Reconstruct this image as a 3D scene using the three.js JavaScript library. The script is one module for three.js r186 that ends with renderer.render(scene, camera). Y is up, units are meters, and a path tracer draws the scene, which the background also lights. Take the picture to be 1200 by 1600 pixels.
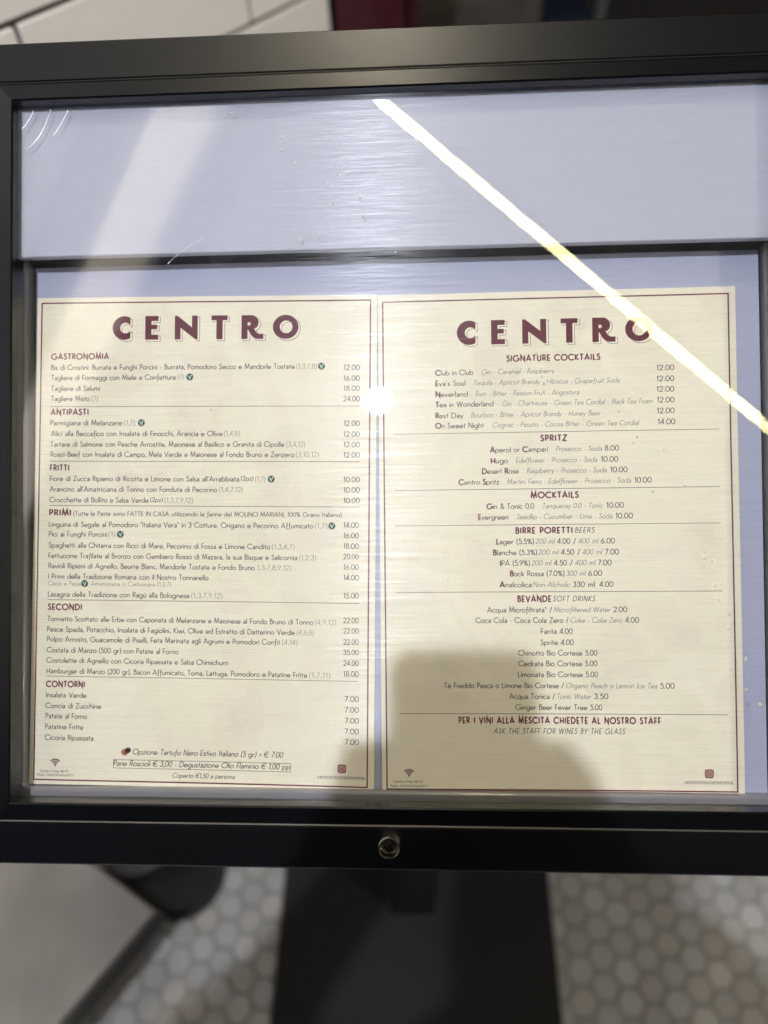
import * as THREE from 'three';
import { MarchingCubes } from 'three/addons/objects/MarchingCubes.js';
import { mergeGeometries, toCreasedNormals } from 'three/addons/utils/BufferGeometryUtils.js';
import { RoundedBoxGeometry } from 'three/addons/geometries/RoundedBoxGeometry.js';
import { RectAreaLightUniformsLib } from 'three/addons/lights/RectAreaLightUniformsLib.js';

// ---------------------------------------------------------------- camera, lamps, exposure
const scene = new THREE.Scene();
const renderer = new THREE.WebGLRenderer({ antialias: true });
renderer.setSize(768, 1024);
renderer.toneMapping = THREE.LinearToneMapping;
renderer.toneMappingExposure = 1.17;
renderer.shadowMap.enabled = true;
RectAreaLightUniformsLib.init();

// The menu case is a reading desk: its face leans back by LEAN from upright. "Case" coordinates: x right, y up the face, z out of the face (metres).
const LEAN = THREE.MathUtils.degToRad(53), CASE_HEIGHT = 1.08;
const CASE = new THREE.Matrix4().makeTranslation(0, CASE_HEIGHT, 0).multiply(new THREE.Matrix4().makeRotationX(-LEAN));
const onCase = (x, y, z) => new THREE.Vector3(x, y, z).applyMatrix4(CASE);

const camera = new THREE.PerspectiveCamera(2 * THREE.MathUtils.radToDeg(Math.atan(800 / 1202)), 0.75, 0.02, 60);
camera.position.copy(onCase(0.02498, -0.0465, 0.45964));
camera.quaternion.setFromRotationMatrix(new THREE.Matrix4().makeRotationX(-LEAN).multiply(new THREE.Matrix4().makeBasis(
  new THREE.Vector3(0.99848, -0.00667, -0.0548), new THREE.Vector3(0.00787, 0.99973, 0.02178), new THREE.Vector3(0.05464, -0.02217, 0.99826))));
camera.focus = 0.452;
camera.userData.fStop = 2.9;
camera.updateMatrixWorld(true);
scene.add(camera);

scene.background = new THREE.Color().setRGB(0.028, 0.034, 0.056);   // dusk outside the restaurant front
const CEILING = 3.4;

// A ray through a point of the photograph (1200 x 1600), used to read real places off it.
const ray = (px, py) => new THREE.Vector3((px - 600) / 1202, -(py - 800) / 1202, -1).applyQuaternion(camera.quaternion);
function atHeight(px, py, h) { const d = ray(px, py); return camera.position.clone().addScaledVector(d, (h - camera.position.y) / d.y); }
function atWall(px, py, point, normal) { const d = ray(px, py); return camera.position.clone().addScaledVector(d, point.clone().sub(camera.position).dot(normal) / d.dot(normal)); }
// Where on the ceiling the thing hangs that the pane mirrors at that point.
function mirrored(px, py, h = CEILING) {
  const n = new THREE.Vector3(0, Math.sin(LEAN), Math.cos(LEAN)), o = onCase(0, 0, 0.0226), d = ray(px, py);
  const hit = camera.position.clone().addScaledVector(d, o.clone().sub(camera.position).dot(n) / d.dot(n));
  d.addScaledVector(n, -2 * d.dot(n));
  return hit.addScaledVector(d, (h - hit.y) / d.y);
}

// ---------------------------------------------------------------- helpers
let seed = 7;
const rnd = () => { seed = (seed + 0x6d2b79f5) | 0; let t = Math.imul(seed ^ (seed >>> 15), 1 | seed); t = (t + Math.imul(t ^ (t >>> 7), 61 | t)) ^ t; return ((t ^ (t >>> 14)) >>> 0) / 4294967296; };
const between = (a, b) => a + (b - a) * rnd();
const used = {};
function numbered(n) { const k = used[n] = (used[n] ?? -1) + 1; return k ? n + '_' + String(k).padStart(3, '0') : n; }
function tag(o, label, category, group, kind) {
  if (label) o.userData.label = label;
  if (category) o.userData.category = category;
  if (group) o.userData.group = group;
  if (kind) o.userData.kind = kind;
  return o;
}
function thing(name, label, category, p = [0, 0, 0], turn = 0, group) {
  const o = new THREE.Group();
  o.name = numbered(name);
  o.position.set(...p);
  o.rotation.y = turn;
  scene.add(o);
  return tag(o, label, category, group);
}
function mesh(name, geometry, material, parent = scene) {
  const m = new THREE.Mesh(geometry, material);
  m.name = parent === scene ? numbered(name) : name;
  m.castShadow = m.receiveShadow = true;
  parent.add(m);
  return m;
}
const flat = (g) => toCreasedNormals(g, 0.5);
function canvas(w, h) { const c = document.createElement('canvas'); c.width = w; c.height = h; return c; }
function texture(c, srgb, repeat) {
  const t = new THREE.CanvasTexture(c);
  if (srgb) t.colorSpace = THREE.SRGBColorSpace;
  if (repeat) t.wrapS = t.wrapT = THREE.RepeatWrapping;
  t.magFilter = THREE.LinearFilter;
  return t;
}
// Smooth tiling noise of several octaves, 0..1.
function noiseField(n, first, octaves, fall = 0.5) {
  const out = new Float32Array(n * n);
  let total = 0;
  for (let o = 0, cells = first, amp = 1; o < octaves; o++, cells *= 2, amp *= fall) {
    const g = Float32Array.from({ length: cells * cells }, rnd);
    for (let y = 0; y < n; y++) for (let x = 0; x < n; x++) {
      const u = (x / n) * cells, v = (y / n) * cells, i = Math.floor(u), j = Math.floor(v), a = u - i, b = v - j, s = a * a * (3 - 2 * a), t = b * b * (3 - 2 * b);
      const q = (p, r) => g[(r % cells) * cells + (p % cells)];
      out[y * n + x] += amp * ((q(i, j) * (1 - s) + q(i + 1, j) * s) * (1 - t) + (q(i, j + 1) * (1 - s) + q(i + 1, j + 1) * s) * t);
    }
    total += amp;
  }
  return out.map((x) => x / total);
}
function dataTexture(n, f, srgb) {
  const d = new Uint8Array(n * n * 4);
  for (let i = 0; i < n * n; i++) { const c = f(i); d[i * 4] = c[0]; d[i * 4 + 1] = c[1]; d[i * 4 + 2] = c[2]; d[i * 4 + 3] = 255; }
  const t = new THREE.DataTexture(d, n, n);
  if (srgb) t.colorSpace = THREE.SRGBColorSpace;
  t.wrapS = t.wrapT = THREE.RepeatWrapping;
  t.magFilter = THREE.LinearFilter;
  t.needsUpdate = true;
  return t;
}
const scaled = (t, x, y = x) => { const c = t.clone(); c.repeat.set(x, y); c.needsUpdate = true; return c; };
const coarse = noiseField(256, 4, 6), fine = noiseField(256, 64, 2, 0.7), grain = noiseField(256, 128, 1);
const fineBump = dataTexture(256, (i) => { const v = 255 * fine[i]; return [v, v, v]; });
const coarseBump = dataTexture(256, (i) => { const v = 255 * coarse[i]; return [v, v, v]; });
const standard = (rgb, roughness, more = {}) => { const m = new THREE.MeshStandardMaterial({ roughness, ...more }); m.color.setRGB(...rgb); return m; };
const physical = (rgb, roughness, more = {}) => { const m = new THREE.MeshPhysicalMaterial({ roughness, ...more }); m.color.setRGB(...rgb); return m; };

// A box with its edges cut; x, y, z sizes, centred; uv in metres on the larger faces.
function cutBox(w, h, d, c) {
  const s = new THREE.Shape([[-w / 2 + c, -h / 2], [w / 2 - c, -h / 2], [w / 2, -h / 2 + c], [w / 2, h / 2 - c], [w / 2 - c, h / 2], [-w / 2 + c, h / 2], [-w / 2, h / 2 - c], [-w / 2, -h / 2 + c]].map((p) => new THREE.Vector2(...p)));
  return new THREE.ExtrudeGeometry(s, { depth: d - 2 * c, bevelEnabled: true, bevelThickness: c, bevelSize: c, bevelOffset: -c, bevelSegments: 1 }).translate(0, 0, -d / 2 + c);
}
const P3 = (...a) => new THREE.Vector3(...a);
// ---------------------------------------------------------------- the lettering of the menus: a thin geometric alphabet drawn as strokes (cap height 1, baseline 0)
const ring = (x, y, r, s = r) => `M${x + r} ${y}A${r} ${s} 0 1 1 ${x - r} ${y}A${r} ${s} 0 1 1 ${x + r} ${y}`;
const GLYPHS = {
  a: [0.46, 'M.06 -.5Q.13 -.57 .23 -.57Q.42 -.57 .42 -.37L.42 0M.42 -.33Q.04 -.34 .04 -.15Q.04 0 .2 0Q.36 0 .42 -.14'],
  b: [0.61, 'M.04 -1.05L.04 0' + ring(0.32, -0.285, 0.285)], c: [0.48, 'M.49 -.47A.285 .285 0 1 0 .49 -.1'],
  d: [0.6, ring(0.285, -0.285, 0.285) + 'M.57 -1.05L.57 0'], e: [0.56, 'M.01 -.26L.56 -.26A.28 .285 0 1 0 .5 -.1'],
  f: [0.33, 'M.37 -1.02Q.17 -1.08 .17 -.84L.17 .14Q.17 .3 .0 .27M.02 -.56L.34 -.56'],
  g: [0.6, ring(0.285, -0.285, 0.285) + 'M.57 -.57L.57 .04Q.57 .3 .29 .3Q.12 .3 .05 .19'],
  h: [0.5, 'M.04 -1.05L.04 0M.04 -.3Q.06 -.57 .26 -.57Q.46 -.57 .46 -.32L.46 0'], i: [0.08, 'M.04 -.57L.04 0M.04 -.75L.04 -.88'],
  j: [0.12, 'M.08 -.57L.08 .12Q.08 .3 -.08 .28M.08 -.78L.08 -.81'], k: [0.42, 'M.04 -1.05L.04 0M.4 -.57L.06 -.26L.43 0'], l: [0.08, 'M.04 -1.05L.04 0'],
  m: [0.8, 'M.04 -.57L.04 0M.04 -.32Q.05 -.57 .22 -.57Q.4 -.57 .4 -.32L.4 0M.4 -.32Q.41 -.57 .58 -.57Q.76 -.57 .76 -.32L.76 0'],
  n: [0.5, 'M.04 -.57L.04 0M.04 -.3Q.06 -.57 .26 -.57Q.46 -.57 .46 -.32L.46 0'], o: [0.57, ring(0.285, -0.285, 0.285)],
  p: [0.61, 'M.04 -.57L.04 .3' + ring(0.32, -0.285, 0.285)], q: [0.61, ring(0.285, -0.285, 0.285) + 'M.57 -.57L.57 .3'],
  r: [0.28, 'M.04 -.57L.04 0M.04 -.28Q.06 -.55 .29 -.55'], s: [0.35, 'M.32 -.49Q.27 -.57 .18 -.57Q.05 -.57 .05 -.44Q.05 -.34 .18 -.3Q.33 -.25 .33 -.14Q.33 0 .18 0Q.06 0 .02 -.1'],
  t: [0.28, 'M.14 -.84L.14 0M.0 -.57L.29 -.57'], u: [0.5, 'M.04 -.57L.04 -.22Q.04 0 .25 0Q.46 0 .46 -.22M.46 -.57L.46 0'], v: [0.46, 'M0 -.57L.23 0L.46 -.57'],
  w: [0.74, 'M0 -.57L.19 0L.37 -.55L.55 0L.74 -.57'], x: [0.44, 'M.02 -.57L.43 0M.42 -.57L.0 0'], y: [0.46, 'M0 -.57L.24 -.02M.46 -.57L.13 .3'], z: [0.42, 'M.03 -.57L.4 -.57L.02 0L.42 0'],
  A: [0.76, 'M0 0L.38 -1L.76 0M.12 -.28L.64 -.28'], B: [0.5, 'M.05 0L.05 -1L.22 -1Q.42 -1 .42 -.78Q.42 -.57 .22 -.57L.05 -.57M.22 -.57Q.5 -.57 .5 -.28Q.5 0 .22 0L.05 0'],
  C: [0.82, 'M.84 -.85A.5 .5 0 1 0 .84 -.15'], D: [0.76, 'M.05 0L.05 -1L.25 -1A.5 .5 0 0 1 .25 0Z'], E: [0.44, 'M.44 -1L.05 -1L.05 0L.44 0M.05 -.42L.4 -.42'], F: [0.42, 'M.43 -1L.05 -1L.05 0M.05 -.42L.38 -.42'],
  G: [0.98, 'M.85 -.84A.5 .5 0 1 0 1 -.42L.6 -.42'], H: [0.68, 'M.05 -1L.05 0M.63 -1L.63 0M.05 -.42L.63 -.42'], I: [0.1, 'M.05 -1L.05 0'], J: [0.3, 'M.25 -1L.25 -.2Q.25 0 .08 0'], K: [0.56, 'M.05 -1L.05 0M.52 -1L.08 -.46L.57 0'],
  L: [0.4, 'M.05 -1L.05 0L.42 0'], M: [0.9, 'M.03 0L.15 -1L.45 -.1L.75 -1L.87 0'], N: [0.72, 'M.05 0L.05 -1L.67 0L.67 -1'], O: [1, ring(0.5, -0.5, 0.5)], P: [0.48, 'M.05 0L.05 -1L.22 -1Q.47 -1 .47 -.7Q.47 -.42 .22 -.42L.05 -.42'],
  Q: [1, ring(0.5, -0.5, 0.5) + 'M.62 -.3L.95 .05'], R: [0.52, 'M.05 0L.05 -1L.22 -1Q.46 -1 .46 -.72Q.46 -.46 .22 -.46L.05 -.46M.24 -.46L.52 0'],
  S: [0.46, 'M.42 -.86Q.36 -1 .24 -1Q.07 -1 .07 -.78Q.07 -.62 .24 -.54Q.44 -.45 .44 -.25Q.44 0 .22 0Q.06 0 .02 -.18'], T: [0.54, 'M0 -1L.54 -1M.27 -1L.27 0'], U: [0.64, 'M.05 -1L.05 -.3Q.05 0 .32 0Q.59 0 .59 -.3L.59 -1'],
  V: [0.7, 'M0 -1L.35 0L.7 -1'], W: [1.04, 'M0 -1L.27 0L.52 -.96L.77 0L1.04 -1'], X: [0.6, 'M.02 -1L.58 0M.58 -1L.02 0'], Y: [0.6, 'M0 -1L.3 -.45L.6 -1M.3 -.45L.3 0'], Z: [0.58, 'M.04 -1L.55 -1L.02 0L.57 0'],
  0: [0.54, ring(0.27, -0.5, 0.27, 0.5)], 1: [0.28, 'M.04 -.84L.2 -1L.2 0'], 2: [0.52, 'M.05 -.74Q.06 -1 .27 -1Q.48 -1 .48 -.75Q.48 -.6 .35 -.42L.03 0L.5 0'],
  3: [0.5, 'M.07 -.84Q.12 -1 .25 -1Q.44 -1 .44 -.78Q.44 -.56 .2 -.56M.2 -.56Q.47 -.56 .47 -.28Q.47 0 .24 0Q.06 0 .03 -.2'], 4: [0.54, 'M.4 0L.4 -1L.0 -.25L.54 -.25'],
  5: [0.48, 'M.42 -1L.16 -1L.11 -.6Q.2 -.66 .27 -.66Q.47 -.64 .47 -.33Q.47 0 .22 0Q.06 0 .02 -.14'], 6: [0.52, ring(0.26, -0.27, 0.25, 0.27) + 'M.04 -.36L.36 -1'], 7: [0.48, 'M.02 -1L.47 -1L.14 0'],
  8: [0.5, ring(0.25, -0.27, 0.23, 0.27) + ring(0.25, -0.77, 0.18, 0.23)], 9: [0.52, ring(0.26, -0.73, 0.25, 0.27) + 'M.48 -.64L.16 0'],
  '(': [0.2, 'M.18 -1.05Q.02 -.8 .02 -.42Q.02 -.05 .18 .2'], ')': [0.2, 'M.02 -1.05Q.18 -.8 .18 -.42Q.18 -.05 .02 .2'], ',': [0.12, 'M.08 -.12L.02 .16'], '.': [0.1, 'M.05 -.13L.05 0'], ':': [0.1, 'M.05 -.13L.05 0M.05 -.56L.05 -.43'],
  '-': [0.26, 'M.02 -.3L.24 -.3'], "'": [0.08, 'M.05 -1.02L.03 -.8'], '"': [0.2, 'M.05 -1.02L.05 -.8M.15 -1.02L.15 -.8'], '/': [0.4, 'M.38 -1.05L.02 .1'], '*': [0.26, 'M.13 -1L.13 -.74M.02 -.94L.24 -.8M.24 -.94L.02 -.8'],
  '+': [0.4, 'M.2 -.6L.2 -.16M0 -.38L.4 -.38'], '%': [0.74, ring(0.16, -0.78, 0.15, 0.2) + ring(0.58, -0.2, 0.15, 0.2) + 'M.6 -1L.14 0'], '&': [0.66, 'M.66 0L.18 -.68Q.08 -.98 .27 -1Q.48 -.98 .4 -.72Q.34 -.6 .18 -.5Q.02 -.38 .04 -.22Q.08 0 .26 0Q.5 0 .62 -.36'],
  '\u20ac': [0.72, 'M.72 -.88A.46 .5 0 1 0 .72 -.12M0 -.6L.56 -.6M0 -.42L.54 -.42'], '\u00f9': [0.5, 'M.04 -.57L.04 -.22Q.04 0 .25 0Q.46 0 .46 -.22M.46 -.57L.46 0M.14 -.88L.26 -.72'], '\u00e8': [0.56, 'M.01 -.26L.56 -.26A.28 .285 0 1 0 .5 -.1M.18 -.88L.32 -.72'],
};
const WINE = '#5f1426', BROWN = '#251616', GREY = '#8d8576';
// style: cap height in mm, stroke, colour, slant
const STYLES = {
  r: [3.0, 0.106, BROWN, 0], l: [2.9, 0.08, '#827968', 0], b: [3.3, 0.215, WINE, 0], bw: [3.4, 0.22, WINE, 0], s: [2.55, 0.1, BROWN, 0], n: [3.0, 0.108, BROWN, 0, true], q: [2.9, 0.078, '#655a53', 0.19], t: [2.5, 0.085, '#827968', 0],
  i: [3.2, 0.106, BROWN, 0.19], ii: [2.7, 0.095, BROWN, 0.19], bi: [3.0, 0.1, BROWN, 0.19], w: [1.85, 0.1, '#4c423c', 0], d: [2.35, 0.09, '#33282a', 0],
};
function lettering(g, text, x0, x1, base, style) {     // fits the words between x0 and x1 (mm)
  if (style === 'w' || style === 'd') {                 // the small print under the two symbols
    g.save(); g.translate(x0, base); g.fillStyle = STYLES[style][2]; g.font = (style === 'd' ? 30 : 24) + 'px sans-serif';
    const k = (x1 - x0) / g.measureText(text).width; g.scale(k, style === 'd' ? 0.096 : 0.092); g.fillText(text, 0, 0); g.restore();
    return;
  }
  if (style === 'q') x1 -= 0.5;
  const [cap, weight, color, slant, initials] = STYLES[style], gap = style === 'bw' ? 0.3 : style[0] === 'b' ? 0.28 : 0.15, blank = 0.3;
  const wide = (ch) => (ch === ' ' ? blank : GLYPHS[ch][0]);
  let natural = -gap;
  for (const ch of text) natural += wide(ch) + gap;
  const squeeze = THREE.MathUtils.clamp((x1 - x0) / (natural * cap), 0.72, 1.3), spread = text.length > 1 ? ((x1 - x0) / cap / squeeze - natural) / (text.length - 1) : 0;
  g.strokeStyle = color;
  g.lineCap = 'butt';
  g.lineJoin = 'miter';
  let x = 0;
  [...text].forEach((ch, k) => {
    if (ch !== ' ') {
      const heavy = initials && (k === 0 || (/Campari|Rose|Spritz/.test(text) && /[A-Z]/.test(ch) && text[k - 1] === ' '));
      g.save();
      g.translate(x0 + x * cap * squeeze - slant * cap * 0.45, base);
      g.transform(cap * squeeze, 0, -slant * cap, cap, 0, 0);
      g.lineWidth = heavy ? 0.2 : weight;
      if (heavy) g.strokeStyle = WINE;
      g.stroke(new Path2D(GLYPHS[ch][1]));
      g.restore();
    }
    x += wide(ch) + gap + spread;
  });
}
const LEFT_PRINT = [
  [9.5,45.2,36.4,"b","GASTRONOMIA"],
  [9.3,160.1,43.1,"r","Bis di Crostini: Burrata e Funghi Porcini - Burrata, Pomodoro Secco e Mandorle Tostate"],
  [161.2,173.6,43.1,"l","(1,3,7,8)"],
  [176.5,0,43.1,"v",""],
  [189.9,199.5,44.0,"r","12.00"],
  [9.4,87.3,49.4,"r","Tagliere di Formaggi con Miele e Confetture"],
  [88.8,92.1,49.4,"l","(7)"],
  [96.0,0,49.4,"v",""],
  [189.9,199.5,50.5,"r","16.00"],
  [9.5,40.1,56.0,"r","Tagliere di Salumi"],
  [190.0,199.6,56.6,"r","18.00"],
  [9.6,33.6,62.3,"r","Tagliere Misto"],
  [34.9,38.9,62.3,"l","(7)"],
  [190.0,199.6,62.9,"r","24.00"],
  [9.3,200.0,67.2,"-",""],
  [9.7,33.0,70.6,"b","ANTIPASTI"],
  [9.4,54.2,77.2,"r","Parmigiana di Melanzane"],
  [55.5,62.2,77.2,"l","(1,7)"],
  [66.3,0,77.2,"v",""],
  [190.2,199.7,77.7,"r","12.00"],
  [9.9,116.5,83.8,"r","Alici alla Beccafico con Insalata di Finocchi, Arancia e Olive"],
  [117.6,127.1,83.8,"l","(1,4,8)"],
  [190.2,199.8,84.2,"r","12.00"],
  [9.7,154.2,90.3,"r","Tartare di Salmone con Pesche Arrostite, Maionese al Basilico e Granita di Cipolle"],
  [155.7,166.9,90.3,"l","(3,4,12)"],
  [190.3,199.8,90.5,"r","12.00"],
  [9.8,160.3,96.5,"r","Roast-Beef con Insalata di Campo, Mela Verde e Maionese al Fondo Bruno e Zenzero"],
  [161.5,175.3,96.5,"l","(3,10,12)"],
  [190.3,199.9,96.8,"r","12.00"],
  [9.4,199.9,100.7,"-",""],
  [9.7,21.4,104.8,"b","FRITTI"],
  [9.6,127.0,111.4,"r","Fiore di Zucca Ripieno di Ricotta e Limone con Salsa all'Arrabbiata"],
  [136.9,142.9,111.4,"l","(1,7)"],
  [146.6,0,111.4,"v",""],
  [190.4,200.0,111.5,"r","10.00"],
  [128.3,135.6,111.0,"s","(2pz)"],
  [9.7,113.4,117.8,"r","Arancino all'Amatriciana di Tonno con Fonduta di Pecorino"],
  [115.0,129.3,117.8,"l","(1,4,7,12)"],
  [190.5,200.0,117.8,"r","10.00"],
  [9.8,71.2,124.4,"r","Crocchette di Bollito e Salsa Verde"],
  [81.4,98.6,124.4,"l","(1,3,7,9,12)"],
  [190.5,200.1,124.1,"r","10.00"],
  [72.5,80.1,124.1,"s","(2pz)"],
  [9.5,199.9,127.9,"-",""],
  [9.8,22.9,132.3,"b","PRIMI"],
  [24.8,189.3,132.7,"s","(Tutte le Paste sono FATTE IN CASA utilizzando le farine del MOLINO MARIANI, 100% Grano Italiano)"],
  [9.5,172.2,139.4,"r","Linguina di Segale al Pomodoro \"Italiana Vera\" in 3 Cotture, Origano e Pecorino Affumicato"],
  [173.5,180.7,139.4,"l","(1,7)"],
  [183.6,0,139.4,"v",""],
  [190.6,199.6,138.8,"r","14.00"],
  [9.6,45.7,145.3,"r","Pici ai Funghi Porcini"],
  [46.8,50.7,145.3,"l","(1)"],
  [54.1,0,145.3,"v",""],
  [190.7,199.7,145.1,"r","16.00"],
  [9.7,146.2,152.1,"r","Spaghetti alla Chitarra con Ricci di Mare, Pecorino di Fossa e Limone Candito"],
  [147.5,161.1,152.1,"l","(1,3,4,7)"],
  [190.7,199.7,151.4,"r","18.00"],
  [9.6,162.8,158.5,"r","Fettuccine Trafilate al Bronzo con Gambero Rosso di Mazara, la sua Bisque e Salicornia"],
  [164.1,174.2,158.5,"l","(1,2,3)"],
  [190.8,199.8,157.6,"r","20.00"],
  [9.7,136.9,164.7,"r","Ravioli Ripieni di Agnello, Beurre Blanc, Mandorle Tostate e Fondo Bruno"],
  [138.7,159.2,164.7,"l","1,3,7,8,9,12)"],
  [190.8,199.8,163.9,"r","16.00"],
  [9.7,108.7,171.1,"r","I Primi della Tradizione Romana con il Nostro Tonnarello"],
  [190.9,199.9,170.2,"r","14.00"],
  [9.7,30.1,175.4,"t","Cacio e Pepe"],
  [32.4,0,175.4,"v",""],
  [34.2,85.7,175.4,"t",", Amatriciana o Carbonara (1,3,7)"],
  [9.7,97.2,182.0,"r","Lasagna della Tradizione con Ragù alla Bolognese"],
  [98.5,117.4,182.0,"l","(1,3,7,9,12)"],
  [191.0,199.9,181.0,"r","15.00"],
  [9.5,200.3,185.4,"-",""],
  [10.0,30.7,189.8,"b","SECONDI"],
  [9.7,172.7,197.0,"r","Tonnetto Scottato alle Erbe con Caponata di Melanzane e Maionese al Fondo Bruno di Tonno"],
  [174.0,186.4,197.0,"l","(4,9,12)"],
  [191.1,200.0,195.7,"r","22.00"],
  [9.6,161.6,203.3,"r","Pesce Spada, Pistacchio, Insalata di Fagiolini, Kiwi, Olive ed Estratto di Datterino Verde"],
  [163.0,173.1,203.3,"l","(4,6,8)"],
  [191.1,200.1,201.9,"r","22.00"],
  [9.7,152.8,209.3,"r","Polpo Arrosto, Guacamole di Piselli, Feta Marinata agli Agrumi e Pomodori Confit"],
  [154.2,163.4,209.3,"l","(4,14)"],
  [191.2,200.1,208.5,"r","22.00"],
  [9.8,90.7,215.9,"r","Costata di Manzo (500 gr) con Patate al Forno"],
  [191.2,200.2,214.7,"r","35.00"],
  [9.7,121.3,222.1,"r","Costolette di Agnello con Cicoria Ripassata e Salsa Chimichurri"],
  [191.3,200.2,221.1,"r","24.00"],
  [9.7,169.4,228.6,"r","Hamburger di Manzo (200 gr), Bacon Affumicato, Toma, Lattuga, Pomodoro e Patatine Fritte"],
  [170.8,183.2,228.6,"l","(1,7,11)"],
  [191.3,200.3,227.5,"r","18.00"],
  [9.7,200.1,231.8,"-",""],
  [9.8,33.3,236.6,"b","CONTORNI"],
  [9.7,34.5,243.1,"r","Insalata Verde"],
  [192.2,200.4,242.4,"r","7.00"],
  [9.6,43.7,249.6,"r","Concia di Zucchine"],
  [192.2,200.4,248.8,"r","7.00"],
  [9.6,35.1,255.8,"r","Patate al Forno"],
  [192.3,200.5,255.2,"r","7.00"],
  [9.5,32.8,262.3,"r","Patatine Fritte"],
  [192.3,200.5,261.6,"r","7.00"],
  [9.6,39.3,268.8,"r","Cicoria Ripassata"],
  [192.4,200.6,267.9,"r","7.00"],
  [59.6,276.4,0,"tr",""],
  [63.9,155.2,276.5,"i","Opzione Tartufo Nero Estivo Italiano (5 gr) + € 7.00"],
  [52.2,159.6,283.5,"i","Pane Roscioli € 3,00 - Degustazione Olio Flaminio € 1,00 pp"],
  [88.5,126.1,290.1,"ii","Coperto €1,50 a persona"],
  [6.4,25.5,289.0,"w","Centro Free Wi-Fi -"],
  [4.9,27.8,291.3,"w","Pass: CentroCavour611"],
  [176.0,204.3,288.8,"d","centroristoranteroma"],
];
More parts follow.
